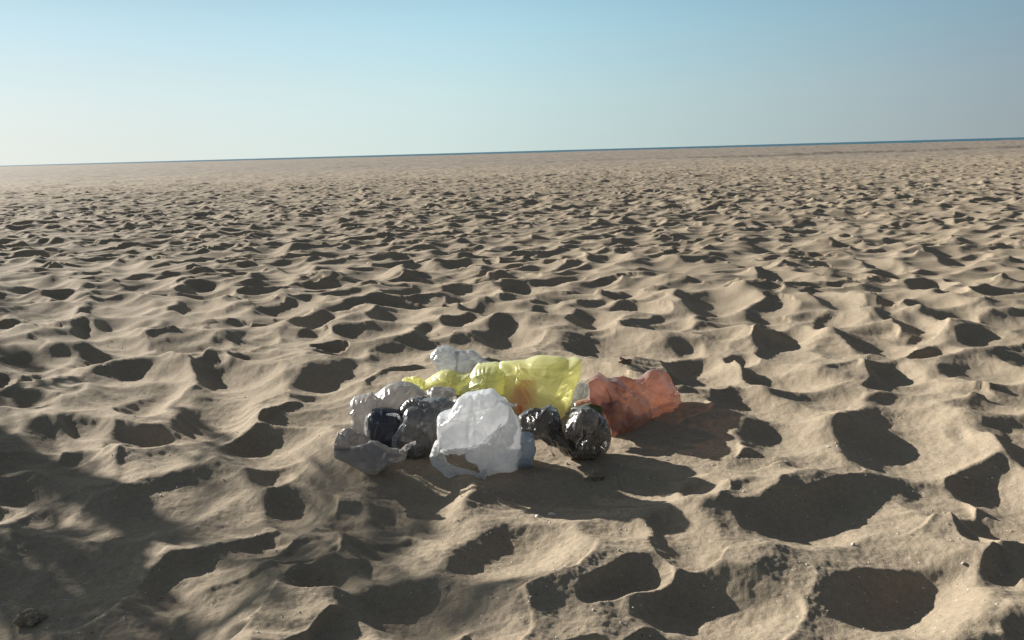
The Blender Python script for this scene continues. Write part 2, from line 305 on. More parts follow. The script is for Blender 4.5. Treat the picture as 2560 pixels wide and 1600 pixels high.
    for (px, py, pa, pb, rot, d, sk) in pits:
        R0 = math.hypot(px, py); ext = 1.85 * pa + 0.08
        i0, i1 = np.searchsorted(rr, [R0 - ext, R0 + ext])
        if R0 < ext + 0.2: j0, j1 = 0, nT
        else:
            az = math.atan2(px, py); da = math.asin(min(1, ext / R0))
            if az - da < -math.pi or az + da > math.pi: continue
            j0, j1 = np.searchsorted(th, [az - da, az + da])
        if i1 - i0 < 2 or j1 - j0 < 2: continue
        w = (slice(i0, i1), slice(j0, j1))
        dx = WX[w] - px; dy = WY[w] - py
        c, s = math.cos(rot), math.sin(rot)
        u = (dx * c + dy * s) / pa; v = (-dx * s + dy * c) / pb
        q = u * u + v * v
        sp = (dx * sx + dy * sy) / max(pa, pb)
        a_ = 1 - 0.6 * float(sstep(42, 66, np.array(R0)))
        bow = -d * a_ * (1 - q) * (1 + sk * np.clip(sp, -1.2, 1.2)) + 0.006
        zc = base[w]
        z = zc + bow + 0.07 * sstep(2.1, 3.2, q)
        E[w] += np.where(q < 3.2, np.exp(np.clip(-(z) / k + 60, -300, 300)), 0)
        rim[w] += 0.10 * d * a_ * np.exp(-((np.sqrt(q) - 1.25) / 0.28) ** 2)
    Z = -(np.log(E) - 60) * k + rim
    pm = np.exp(-(((X - 0.02) / 0.36) ** 2 + ((Y - 3.25) / 0.42) ** 2) ** 3)
    Z = Z * (1 - 0.85 * pm) + pm * 0.85 * (-0.012 + 0.3 * base)
    # lumps, ripples, crumbs
    Z += 0.0035 * wk * noise2(X / 0.13, Y / 0.13, 31)
    near = 1 - sstep(4.5, 9, Q)
    rough_mask = sstep(0.15, 0.6, noise2(X / 0.45, Y / 0.45, 32)) 
    Z += near * (0.0022 * noise2(X / 0.035, Y / 0.035, 33) + 0.0011 * noise2(X / 0.014, Y / 0.014, 34))
    Z += near * rough_mask * (0.0010 * np.maximum(0, noise2(X / 0.028, Y / 0.028, 35)) + 0.0016 * np.maximum(0, noise2(X / 0.012, Y / 0.012, 36) - 0.1))
    rip = sstep(0.15, 0.5, noise2(X / 1.1, Y / 1.1, 41))
    ph = (X * 0.35 + Y) / 0.055 + 2.2 * noise2(X / 0.35, Y / 0.35, 42)
    Z += (1 - sstep(6, 12, Q)) * rip * 0.0028 * np.sin(ph * 2 * math.pi / 1.6)
    # the berm, the flat upper shore and the slope to the sea
    wav = 6 * noise2(X / 30, X * 0 + 0.5, 51)
    Z += 0.24 * sstep(79.4, 80.6, Y + wav - 0.25 * X) * sstep(-10, 40, X) - 0.10 * sstep(64, 77, Y + wav - 0.25 * X) * sstep(-10, 40, X)
    Z += 0.34 * sstep(60, 200, Y) + 0.02 * sstep(50, 75, Q) * noise2(X / 1.8, Y / 3.0, 55)
    Z -= 0.02 * sstep(40, 70, Q) * np.abs(noise2(X / 1.7, Y / 1.1, 52)) * 2
    Z -= 2.2 * sstep(0, 60, Y - (330 - 0.9 * X) + 14 * noise2(X / 25, X * 0 + 3.5, 57))
    for p in (): pass
    V = np.stack([X, Y, Z], -1).reshape(-1, 3)
    i, j = np.meshgrid(np.arange(nR - 1), np.arange(nT), indexing='ij')
    j2 = (j + 1) % nT
    F = np.stack([i * nT + j, i * nT + j2, (i + 1) * nT + j2, (i + 1) * nT + j], -1).reshape(-1, 4)[:, ::-1]
    # centre cap under the viewer
    V = np.vstack([V, [[0, 0, Z[0].mean()]]])
    o = make_mesh('sand', V, F, sand_material())
    jj = np.arange(0, nT)
    o['kind'] = 'structure'
    def height(x, y):
        a_ = math.atan2(x, y); r_ = math.hypot(x, y)
        return float(Z[min(np.searchsorted(rr, r_), nR - 1), min(np.searchsorted(th, a_), nT - 1)])
    return o, height
sand_o, gz = build_sand()

# ---------------------------------------------------------------- sea
def build_sea():
    xs = np.concatenate([-np.geomspace(30000, 50, 30), [0], np.geomspace(50, 30000, 30)])
    ys = np.geomspace(150, 40000, 60)
    X, Y = np.meshgrid(xs, ys); V = np.stack([X, Y, np.full_like(X, -0.45)], -1).reshape(-1, 3)
    n = len(xs); i, j = np.meshgrid(np.arange(len(ys) - 1), np.arange(n - 1), indexing='ij')
    F = np.stack([i * n + j, i * n + j + 1, (i + 1) * n + j + 1, (i + 1) * n + j], -1).reshape(-1, 4)
    m = mat('sea_water'); out = N(m, 'ShaderNodeOutputMaterial'); g = N(m, 'ShaderNodeNewGeometry')
    mp = N(m, 'ShaderNodeMapping'); mp.inputs['Scale'].default_value = (0.03, 0.12, 1); Lk(m, g.outputs['Position'], mp.inputs[0])
    n1 = N(m, 'ShaderNodeTexNoise'); n1.inputs['Scale'].default_value = 1; n1.inputs['Detail'].default_value = 8; Lk(m, mp.outputs[0], n1.inputs['Vector'])
    r = ramp(m, n1.outputs['Fac'], [(0.3, (0.03, 0.10, 0.155)), (0.7, (0.08, 0.19, 0.25))])
    b = N(m, 'ShaderNodeBsdfPrincipled'); Lk(m, r.outputs[0], b.inputs['Base Color']); b.inputs['Roughness'].default_value = 0.6
    b.inputs['Specular IOR Level'].default_value = 0.25
    b.inputs['Specular IOR Level'].default_value = 0.08; bp = N(m, 'ShaderNodeBump'); bp.inputs['Distance'].default_value = 0.6; Lk(m, n1.outputs['Fac'], bp.inputs['Height']); Lk(m, bp.outputs[0], b.inputs['Normal'])
    Lk(m, b.outputs[0], out.inputs[0])
    o = make_mesh('sea', V, F, m); o['kind'] = 'structure'
build_sea()

# ---------------------------------------------------------------- film geometry
LB = {
 'white_top': (2.95, 0, [(-0.138, 0.197),(-0.265, 0.217),(-0.242, 0.211),(-0.224, 0.212),(-0.207, 0.238),(-0.187, 0.27),(-0.168, 0.276),(-0.13, 0.28),(-0.097, 0.289),(-0.08, 0.289),(-0.059, 0.277),(-0.043, 0.266),(-0.029, 0.245),(-0.021, 0.218),(-0.029, 0.189),(-0.05, 0.179),(-0.077, 0.148),(-0.095, 0.128),(-0.126, 0.112),(-0.153, 0.1),(-0.184, 0.104),(-0.222, 0.102),(-0.246, 0.098),(-0.269, 0.121),(-0.269, 0.151)]),
 'white_low': (2.95, 0, [(-0.067, 0.095),(-0.181, 0.109),(-0.134, 0.172),(-0.087, 0.22),(-0.051, 0.244),(-0.029, 0.243),(-0.02, 0.221),(-0.005, 0.193),(0.007, 0.165),(0.018, 0.128),(0.017, 0.093),(0.019, 0.058),(0.015, 0.04),(0.0, 0.023),(0.005, 0.005),(-0.037, -0.009),(-0.083, -0.015),(-0.126, -0.022),(-0.13, 0.016),(-0.153, 0.03),(-0.175, 0.038),(-0.18, 0.063)]),
 'white_hem': (2.95, 0, [(-0.256, 0.106),(-0.222, 0.105),(-0.189, 0.106),(-0.153, 0.108),(-0.121, 0.119),(-0.094, 0.136),(-0.072, 0.16),(-0.057, 0.18),(-0.045, 0.194)]),
 'white_h1': (2.95, 0, [(-0.265, 0.131),(-0.276, 0.101),(-0.283, 0.074),(-0.277, 0.054),(-0.259, 0.033),(-0.236, 0.015),(-0.207, -0.001),(-0.179, -0.014),(-0.148, -0.02),(-0.123, -0.012)]),
 'white_h2': (2.95, 0, [(-0.26, 0.126),(-0.257, 0.096),(-0.256, 0.068),(-0.244, 0.043),(-0.213, 0.025),(-0.183, 0.013),(-0.154, 0.006),(-0.123, -0.001)]),
 'white_tail': (2.95, 0, [(-0.048, 0.268),(-0.031, 0.26),(-0.015, 0.252),(-0.003, 0.25),(0.009, 0.251)]),
 'white_knot': (2.95, 0, [(-0.131, -0.024),(-0.123, -0.006),(-0.11, 0.013),(-0.098, 0.023)]),
 'blue': (3.02, 0, [(0.039, 0.053),(0.016, 0.11),(0.031, 0.12),(0.053, 0.119),(0.072, 0.103),(0.069, 0.078),(0.071, 0.052),(0.058, 0.021),(0.059, -0.01),(0.03, -0.013),(0.005, -0.012),(0.006, 0.013),(0.009, 0.043),(0.01, 0.082)]),
 'yel1': (3.72, -0.4, [(0.102, 0.098),(-0.055, 0.195),(-0.017, 0.197),(0.011, 0.203),(0.053, 0.204),(0.081, 0.217),(0.118, 0.228),(0.156, 0.229),(0.206, 0.228),(0.236, 0.218),(0.266, 0.231),(0.289, 0.233),(0.294, 0.208),(0.288, 0.173),(0.271, 0.137),(0.254, 0.111),(0.24, 0.056),(0.223, 0.026),(0.209, -0.014),(0.178, -0.046),(0.047, -0.062),(0.005, -0.048),(-0.022, -0.003),(-0.056, 0.049),(-0.072, 0.099),(-0.067, 0.158)]),
 'yel2': (3.72, -0.4, [(-0.133, 0.094),(-0.186, 0.146),(-0.159, 0.173),(-0.123, 0.181),(-0.08, 0.189),(-0.052, 0.184),(-0.01, 0.187),(-0.001, 0.126),(-0.021, 0.052),(-0.075, 0.011),(-0.165, 0.003),(-0.22, 0.013),(-0.244, 0.041),(-0.265, 0.069),(-0.212, 0.11)]),
 'yel3': (3.72, -0.4, [(-0.279, 0.09),(-0.423, 0.079),(-0.376, 0.109),(-0.329, 0.139),(-0.292, 0.149),(-0.255, 0.14),(-0.223, 0.132),(-0.186, 0.146),(-0.161, 0.114),(-0.182, 0.057),(-0.219, 0.021),(-0.267, 0.039),(-0.311, 0.043),(-0.356, 0.035),(-0.395, 0.025),(-0.413, 0.05),(-0.408, 0.073)]),
 'yelk': (3.72, -0.4, [(-0.457, 0.08),(-0.512, 0.07),(-0.499, 0.092),(-0.479, 0.107),(-0.444, 0.108),(-0.414, 0.095),(-0.408, 0.073),(-0.424, 0.049),(-0.45, 0.058),(-0.481, 0.063)]),
 'red': (2.99, 1.0, [(0.477, 0.082),(0.287, 0.209),(0.321, 0.228),(0.346, 0.222),(0.359, 0.201),(0.394, 0.189),(0.46, 0.175),(0.529, 0.149),(0.564, 0.174),(0.601, 0.169),(0.641, 0.157),(0.664, 0.132),(0.687, 0.093),(0.703, 0.059),(0.711, 0.021),(0.723, -0.019),(0.688, -0.021),(0.638, -0.02),(0.547, -0.018),(0.46, -0.022),(0.393, -0.02),(0.373, 0.002),(0.37, 0.033),(0.354, 0.068),(0.323, 0.102),(0.299, 0.133),(0.299, 0.162),(0.287, 0.2)]),
 'redl': (3.3, 0.2, [(0.32, 0.105),(0.236, 0.118),(0.262, 0.133),(0.3, 0.148),(0.335, 0.151),(0.372, 0.124),(0.393, 0.08),(0.378, 0.037),(0.348, 0.04),(0.319, 0.075),(0.276, 0.097)]),
 'clr': (3.72, 0, [(0.288, 0.054),(0.237, 0.016),(0.253, 0.068),(0.276, 0.103),(0.295, 0.104),(0.326, 0.089),(0.337, 0.062),(0.332, 0.033),(0.293, 0.014),(0.258, -0.001),(0.23, -0.01)]),
 'blk1': (3.12, 0, [(0.101, 0.125),(0.024, 0.118),(0.027, 0.141),(0.046, 0.157),(0.07, 0.167),(0.1, 0.178),(0.124, 0.182),(0.148, 0.167),(0.16, 0.148),(0.164, 0.128),(0.16, 0.109),(0.154, 0.081),(0.148, 0.059),(0.153, 0.031),(0.137, 0.037),(0.108, 0.058),(0.082, 0.078),(0.055, 0.087),(0.032, 0.099)]),
 'blk2': (3.08, 0, [(0.157, 0.089),(0.118, 0.109),(0.127, 0.142),(0.146, 0.177),(0.161, 0.149),(0.173, 0.108),(0.183, 0.071),(0.204, 0.046),(0.225, 0.037),(0.225, 0.012),(0.198, 0.01),(0.167, 0.022),(0.146, 0.045),(0.131, 0.073)]),
 'blk3': (3.1, 0, [(0.267, 0.079),(0.185, 0.087),(0.185, 0.115),(0.202, 0.147),(0.218, 0.169),(0.242, 0.179),(0.281, 0.172),(0.307, 0.152),(0.331, 0.13),(0.347, 0.102),(0.349, 0.068),(0.341, 0.032),(0.322, 0.008),(0.293, -0.008),(0.253, -0.012),(0.213, -0.006),(0.173, 0.009),(0.184, 0.023),(0.195, 0.037),(0.195, 0.053),(0.19, 0.067)]),
 'blk4': (3.0, 0, [(0.238, 0.15),(0.181, 0.101),(0.179, 0.133),(0.195, 0.157),(0.21, 0.175),(0.221, 0.198),(0.259, 0.205),(0.292, 0.18),(0.292, 0.148),(0.276, 0.117),(0.245, 0.102),(0.22, 0.102),(0.202, 0.111)]),
 'blk_spike': (3.05, 0, [(0.178, 0.173),(0.193, 0.179),(0.209, 0.187),(0.225, 0.186)]),
 'blk_tail': (2.95, 0, [(0.234, 0.163),(0.238, 0.139),(0.238, 0.124),(0.224, 0.111),(0.217, 0.095),(0.213, 0.079),(0.2, 0.061)]),
 'blk_ltail': (3.1, 0, [(0.005, 0.125),(0.016, 0.124),(0.026, 0.122),(0.037, 0.124)]),
 'gr1': (3.3, 0, [(-0.452, 0.172),(-0.554, 0.155),(-0.541, 0.191),(-0.519, 0.204),(-0.497, 0.222),(-0.468, 0.232),(-0.436, 0.235),(-0.402, 0.23),(-0.373, 0.219),(-0.353, 0.204),(-0.338, 0.182),(-0.347, 0.155),(-0.375, 0.123),(-0.429, 0.097),(-0.456, 0.092),(-0.496, 0.098),(-0.548, 0.117)]),
 'gr2': (3.22, 0, [(-0.576, 0.136),(-0.613, 0.18),(-0.601, 0.199),(-0.575, 0.21),(-0.538, 0.213),(-0.524, 0.196),(-0.525, 0.17),(-0.535, 0.14),(-0.539, 0.103),(-0.547, 0.054),(-0.563, 0.052),(-0.584, 0.061),(-0.598, 0.072),(-0.613, 0.091),(-0.615, 0.118),(-0.609, 0.153)]),
 'gr3': (3.3, 0, [(-0.294, 0.153),(-0.375, 0.175),(-0.345, 0.193),(-0.313, 0.205),(-0.265, 0.205),(-0.231, 0.204),(-0.213, 0.181),(-0.211, 0.165),(-0.228, 0.146),(-0.23, 0.096),(-0.258, 0.069),(-0.3, 0.071),(-0.349, 0.1),(-0.377, 0.142)]),
 'dk1': (3.15, 0, [(-0.483, 0.102),(-0.542, 0.141),(-0.535, 0.175),(-0.524, 0.182),(-0.494, 0.181),(-0.459, 0.177),(-0.429, 0.174),(-0.407, 0.158),(-0.397, 0.137),(-0.411, 0.11),(-0.423, 0.084),(-0.43, 0.053),(-0.432, 0.015),(-0.468, 0.008),(-0.498, 0.017),(-0.531, 0.029),(-0.542, 0.056),(-0.543, 0.104)]),
 'dk2': (3.12, 0, [(-0.353, 0.095),(-0.44, 0.079),(-0.431, 0.102),(-0.41, 0.13),(-0.393, 0.167),(-0.385, 0.179),(-0.354, 0.184),(-0.316, 0.185),(-0.28, 0.163),(-0.271, 0.126),(-0.271, 0.074),(-0.28, 0.034),(-0.304, 0.014),(-0.337, 0.004),(-0.388, -0.001),(-0.419, -0.001),(-0.422, 0.025),(-0.438, 0.026),(-0.441, 0.052)]),
 'dk3': (3.18, 0, [(-0.34, 0.173),(-0.427, 0.173),(-0.411, 0.186),(-0.39, 0.207),(-0.364, 0.209),(-0.321, 0.205),(-0.27, 0.198),(-0.233, 0.178),(-0.234, 0.144),(-0.261, 0.121),(-0.337, 0.131),(-0.393, 0.14),(-0.413, 0.157)]),
 'dk1_edge': (3.15, 0, [(-0.525, 0.18),(-0.535, 0.17),(-0.541, 0.151),(-0.543, 0.125),(-0.542, 0.098),(-0.541, 0.072)]),
 'dk1_rim': (3.15, 0, [(-0.464, 0.179),(-0.444, 0.178),(-0.423, 0.176),(-0.414, 0.158),(-0.405, 0.147)]),
 'dk2_edge': (3.12, 0, [(-0.385, 0.179),(-0.393, 0.161),(-0.407, 0.136),(-0.426, 0.11),(-0.437, 0.089),(-0.433, 0.063),(-0.44, 0.036)]),
 'fr1': (3.0, 0.15, [(-0.506, 0.074),(-0.624, 0.111),(-0.596, 0.111),(-0.567, 0.111),(-0.532, 0.111),(-0.504, 0.116),(-0.476, 0.109),(-0.44, 0.091),(-0.412, 0.086),(-0.377, 0.083),(-0.385, 0.059),(-0.423, 0.054),(-0.461, 0.04),(-0.49, 0.028),(-0.532, 0.036),(-0.565, 0.061),(-0.619, 0.083),(-0.625, 0.098)]),
 'fr2': (3.02, 0.15, [(-0.604, 0.122),(-0.628, 0.104),(-0.619, 0.148),(-0.61, 0.172),(-0.602, 0.156),(-0.594, 0.138),(-0.581, 0.12),(-0.571, 0.099),(-0.601, 0.097)]),
 'fr3': (3.1, 0.1, [(-0.575, 0.093),(-0.628, 0.135),(-0.608, 0.144),(-0.587, 0.137),(-0.571, 0.126),(-0.526, 0.105),(-0.52, 0.079),(-0.526, 0.059),(-0.575, 0.057),(-0.603, 0.064),(-0.621, 0.096)]),
 'fr4': (3.0, 0, [(-0.427, 0.044),(-0.411, 0.067),(-0.39, 0.089),(-0.37, 0.106),(-0.348, 0.118)]),
 'bk1': (4.0, 0, [(-0.317, 0.163),(-0.38, 0.18),(-0.371, 0.203),(-0.356, 0.222),(-0.329, 0.229),(-0.296, 0.226),(-0.27, 0.211),(-0.262, 0.177),(-0.262, 0.138),(-0.267, 0.092),(-0.32, 0.082),(-0.35, 0.094),(-0.366, 0.145)]),
 'bk2': (4.0, 0, [(-0.213, 0.141),(-0.278, 0.193),(-0.24, 0.203),(-0.215, 0.195),(-0.203, 0.202),(-0.181, 0.194),(-0.159, 0.17),(-0.13, 0.146),(-0.104, 0.134),(-0.112, 0.111),(-0.17, 0.078),(-0.234, 0.075),(-0.275, 0.092)]),
 'orange': (3.72, -0.4, [(0.05, 0.073),(0.01, 0.134),(0.093, 0.144),(0.099, 0.098),(0.066, 0.023),(0.006, -0.019),(-0.007, 0.053)]),
}


def crease(p, scale, seed, octv=3):
    """long sharp folds with quiet panels between, crumples only here and there; mean near zero"""
    w = p + 0.35 * scale * np.stack([noise3(p / (scale * 1.6), seed + 50 + k) for k in range(3)], 1)
    m = sstep(-0.05, 0.45, noise3(p / (scale * 0.9), seed + 77))
    out = np.zeros(len(p)); a = 1.0; s = scale * 1.3
    for o in range(octv):
        n = 1 - 2.6 * np.abs(noise3(w / s, seed + o)) - 0.25
        out += a * n * (1 if o == 0 else 0.25 + 1.1 * m); a *= 0.48; s *= 0.42
    return out

def chaikin(P, n=1):
    for _ in range(n):
        Qn = np.roll(P, -1, 0)
        P = np.stack([0.82 * P + 0.18 * Qn, 0.18 * P + 0.82 * Qn], 1).reshape(-1, 2)
    return P

def puff(key, Tf, Tb, seed, amp=0.014, scale=0.10, dy=0.0, p=2.4, NT=250, NR=60, pleat=0.0, npl=18, lean=0.0, folds=5, octv=3):
    """closed crumpled lobe: an outline with real depth to both sides"""
    a, b, pts = LB[key]
    c = np.array(pts[0]); O = chaikin(np.array(pts[1:]), 2)
    seg = np.linalg.norm(np.roll(O, -1, 0) - O, axis=1); cum = np.concatenate([[0], np.cumsum(seg)])
    t = np.linspace(0, cum[-1], NT, endpoint=False)
    Oc = np.vstack([O, O[:1]])
    ox = np.interp(t, cum, Oc[:, 0]); oz = np.interp(t, cum, Oc[:, 1])
    s = np.sin(np.linspace(0, math.pi / 2, NR)) ** 0.9
    V = []; Nn = []
    for sgn, T in ((-1, Tf), (1, Tb)):
        for k in range(NR):
            if sgn > 0 and k == NR - 1: continue
            sk = s[k] if sgn < 0 else s[k]
            x = c[0] + sk * (ox - c[0]); z = c[1] + sk * (oz - c[1])
            d = T * (max(0, 1 - sk ** p)) ** (1 / p)
            pl = 1 + pleat * float(sstep(0.6, 1.0, sk)) * (np.abs(np.sin(np.arange(NT) / NT * npl * math.pi + 3 * noise2(np.arange(NT) / NT * 7, np.full(NT, seed + .5), seed))) - 0.5)
            y = a + b * x + dy + sgn * d * pl + lean * (z - c[1])
            V.append(np.stack([x, y, z], 1))
            rad = np.stack([ox - c[0], np.zeros(NT), oz - c[1]], 1); rad /= np.linalg.norm(rad, axis=1)[:, None] + 1e-9
            nn = rad * sk ** 2 + np.array([0, sgn, 0]) * math.sqrt(max(0, 1 - sk * sk)) ; Nn.append(nn)
    V = np.vstack(V); Nn = np.vstack(Nn); Nn /= np.linalg.norm(Nn, axis=1)[:, None] + 1e-9
    cr = crease(V, scale, seed, octv)
    # straight pulled folds fanning out of a few pinched points
    g = np.random.default_rng(seed * 7 + 1); size = math.sqrt((O[:, 0].max() - O[:, 0].min()) * (O[:, 1].max() - O[:, 1].min()))
    fold = np.zeros(len(V)); P2 = V[:, [0, 2]]
    for f in range(folds):
        q = g.integers(len(O)); fo = O[q] + (c - O[q]) * g.uniform(0.0, 0.45); side = -1 if g.random() < 0.75 else 1
        a0 = math.atan2(c[1] - fo[1], c[0] - fo[0])
        for _ in range(g.integers(4, 8)):
            an = a0 + g.uniform(-1.1, 1.1); L_ = size * g.uniform(0.4, 1.2)
            A1 = fo + np.array([math.cos(an), math.sin(an)]) * size * g.uniform(0.0, 0.12)
            d1 = np.array([math.cos(an), math.sin(an)]); rel = P2 - A1
            tt = np.clip(rel @ d1, 0, L_); bend = g.uniform(-0.8, 0.8) * (tt * (L_ - tt)) / L_
            dist = np.linalg.norm(rel - tt[:, None] * d1, axis=1) if abs(bend).max() < 1e-6 else np.hypot((rel @ d1) - tt, rel @ np.array([-d1[1], d1[0]]) - bend)
            wd = g.uniform(0.005, 0.011); hh = g.uniform(-0.5, 1.0) * 0.0065
            fold += hh * np.clip(1 - dist / wd, 0, 1) * (1 - 0.9 * tt / L_) * (Nn[:, 1] * side > 0)
    V = V + Nn * fold[:, None]
    big = noise3(V / (scale * 1.9), seed + 9)
    V = V + Nn * (0.75 * amp * cr + amp * 1.0 * big)[:, None]
    F = []
    def idx(side, k): return (side * NR + k) * NT
    j = np.arange(NT); j2 = (j + 1) % NT
    for k in range(NR - 1):
        A_, B_ = idx(0, k), idx(0, k + 1)
        F.append(np.stack([A_ + j, A_ + j2, B_ + j2, B_ + j], 1))
    for k in range(NR - 1):
        A_ = idx(1, k); B_ = idx(1, k + 1) if k + 1 < NR - 1 else idx(0, NR - 1)
        F.append(np.stack([A_ + j, B_ + j, B_ + j2, A_ + j2], 1))
    return V, np.vstack(F)

def ribbon(key, width, seed, dy=0.0, n=90, m=9, ruffle=0.006, taper=0.3, ex=None, roll=0.0):
    a, b, pts = LB[key]; P = np.array(pts)
    # smooth path
    seg = np.linalg.norm(np.diff(P, axis=0), axis=1); cum = np.concatenate([[0], np.cumsum(seg)])
    t = np.linspace(0, cum[-1], n)
    x = np.interp(t, cum, P[:, 0]); z = np.interp(t, cum, P[:, 1])
    for _ in range(6):
        x[1:-1] = (x[:-2] + 2 * x[1:-1] + x[2:]) / 4; z[1:-1] = (z[:-2] + 2 * z[1:-1] + z[2:]) / 4
    tx = np.gradient(x); tz = np.gradient(z); l = np.hypot(tx, tz) + 1e-9; nx, nz = -tz / l, tx / l
    u = np.linspace(0, 1, n); wd = width * (taper + (1 - taper) * np.sin(u * math.pi) ** 0.6) * (1 + 0.35 * noise2(u * 6, u * 0, seed))
    V = []
    for k in range(m):
        f = k / (m - 1) - 0.5
        fold = ruffle * 1.3 * math.cos(f * 5) + ruffle * 1.5 * noise2(u * 14, u * 0 + f * 3, seed + 3)
        an = roll + 0.55 * noise2(u * 3, u * 0, seed + 5)
        V.append(np.stack([x + nx * f * wd * np.cos(an), a + b * x + dy + fold + f * wd * np.sin(an), z + nz * f * wd * np.cos(an)], 1))
    V = np.stack(V, 1).reshape(-1, 3)
    V += 0.4 * ruffle * np.stack([noise3(V / 0.02, seed + 7 + q) for q in range(3)], 1)
    i, j = np.meshgrid(np.arange(n - 1), np.arange(m - 1), indexing='ij')
    F = np.stack([i * m + j, i * m + j + 1, (i + 1) * m + j + 1, (i + 1) * m + j], -1).reshape(-1, 4)
    return V, F

FACET = 0.26
def facet(o, ratio):
    md = o.modifiers.new('d', 'DECIMATE'); md.ratio = ratio
    dg = bpy.context.evaluated_depsgraph_get()
    me = bpy.data.meshes.new_from_object(o.evaluated_get(dg)); o.modifiers.clear()
    old = o.data; o.data = me; bpy.data.meshes.remove(old); me.name = o.name
    me.shade_smooth(); me.set_sharp_from_angle(angle=R(48))
    return o
def part(name, pieces, m, parent, origin):
    Vs, Fs, o = [], [], 0
    for V, F in pieces:
        Vs.append(V); Fs.append(F + o); o += len(V)
    ob = make_mesh(name, np.vstack(Vs) - np.array(origin), np.vstack(Fs), m, parent)
    return facet(ob, FACET) if name in ('body', 'knot', 'pouch', 'flap') and len(Vs[0]) > 3000 else ob

M_white = film('white_film', (0.88, 0.89, 0.92), transp=0.2, trl=0.5, rough=0.22, gloss=1.1, bump=0.85)
M_yellow = film('yellow_film', (0.93, 0.92, 0.44), transp=0.25, trl=0.55, rough=0.34, gloss=0.6, bump=0.2, col2=(0.95, 0.95, 0.60))
M_red = film('red_film', (0.70, 0.38, 0.28), transp=0.54, tdark=0.5, trl=0.5, rough=0.2, gloss=1.2, bump=0.9, col2=(0.84, 0.54, 0.45))
M_black = film('black_film', (0.10, 0.092, 0.087), transp=0.16, trl=0.4, rough=0.23, gloss=1.5, bump=0.9)
M_flap = film('brown_grey_film', (0.21, 0.19, 0.175), transp=0.12, trl=0.45, rough=0.28, gloss=1.2, bump=0.6)
M_dark = film('dark_film', (0.085, 0.09, 0.12), transp=0.12, trl=0.4, rough=0.38, gloss=0.8, bump=0.3)
M_ash = film('ash_film', (0.26, 0.255, 0.25), transp=0.16, trl=0.45, rough=0.3, gloss=1.0, bump=0.7)
M_grey = film('smoky_film', (0.36, 0.34, 0.325), transp=0.24, trl=0.5, rough=0.34, gloss=0.8, bump=0.5)
M_front = film('grey_film', (0.38, 0.355, 0.34), transp=0.14, trl=0.5, rough=0.34, gloss=0.8, bump=0.5)
M_clear = film('clear_film', (0.48, 0.50, 0.52), transp=0.34, trl=0.5, rough=0.26, gloss=1.0, bump=0.6)
M_blue = film('blue_film', (0.42, 0.48, 0.58), transp=0.25, trl=0.5, rough=0.34, gloss=0.7, bump=0.5)
M_orange = film('orange_film', (0.95, 0.28, 0.12), transp=0.0, trl=0.4, rough=0.4, gloss=0.6, bump=0.5)
M_green = film('green_film', (0.13, 0.15, 0.06), transp=0.05, trl=0.3, rough=0.4, gloss=0.6, bump=0.5)

G = 'plastic bags dumped on the sand'
def bag(label, origin): return thing('plastic_bag', label, 'plastic bag', origin, G)

# white carrier bag in front
o = (-0.12, 2.95, 0.0)
w = bag('crumpled white carrier bag with its handle looped out, frontmost of the heap', o)
part('body', [puff('white_top', 0.05, 0.13, 101, folds=12, amp=0.006, scale=0.07, dy=-0.02, lean=0.25, pleat=0.15),
              puff('white_low', 0.05, 0.12, 102, folds=8, amp=0.006, scale=0.09, dy=0.04, lean=0.2)], M_white, w, o)
part('hem', [ribbon('white_hem', 0.024, 103, dy=-0.072, ruffle=0.008)], M_white, w, o)
part('handle', [ribbon('white_h1', 0.030, 104, dy=-0.03, ruffle=0.004, taper=0.6)], M_white, w, o)
part('handle', [ribbon('white_h2', 0.022, 105, dy=-0.02, ruffle=0.004, taper=0.6)], M_white, w, o)
part('torn_strip', [ribbon('white_tail', 0.013, 106, dy=-0.03, ruffle=0.004)], M_white, w, o)
part('gathered_corner', [ribbon('white_knot', 0.03, 107, dy=-0.04, ruffle=0.006, taper=0.5)], M_white, w, o)

o = (0.04, 3.02, 0.0)
w = bag('small pale blue plastic scrap standing behind the right side of the white bag', o)
part('body', [puff('blue', 0.03, 0.03, 111, amp=0.004, scale=0.06)], M_blue, w, o)

o = (0.08, 3.65, 0.0)
w = bag('long yellow plastic bag lying stretched across the back of the heap', o)
part('body', [puff('yel1', 0.10, 0.14, 121, amp=0.008, scale=0.16, lean=0.3),
              puff('yel2', 0.09, 0.12, 122, folds=3, amp=0.005, scale=0.14, lean=0.3, pleat=0.2),
              puff('yel3', 0.06, 0.08, 123, folds=3, amp=0.005, scale=0.13, lean=0.2, pleat=0.2)], M_yellow, w, o)
part('knot', [puff('yelk', 0.03, 0.03, 124, amp=0.010, scale=0.035, pleat=0.4)], M_yellow, w, o)
o = (0.04, 3.7, 0.0)
w = bag('orange wad of plastic showing through the yellow bag', o)
part('body', [puff('orange', 0.04, 0.04, 131, amp=0.006, scale=0.06, dy=-0.05, lean=0.3)], M_orange, w, o)

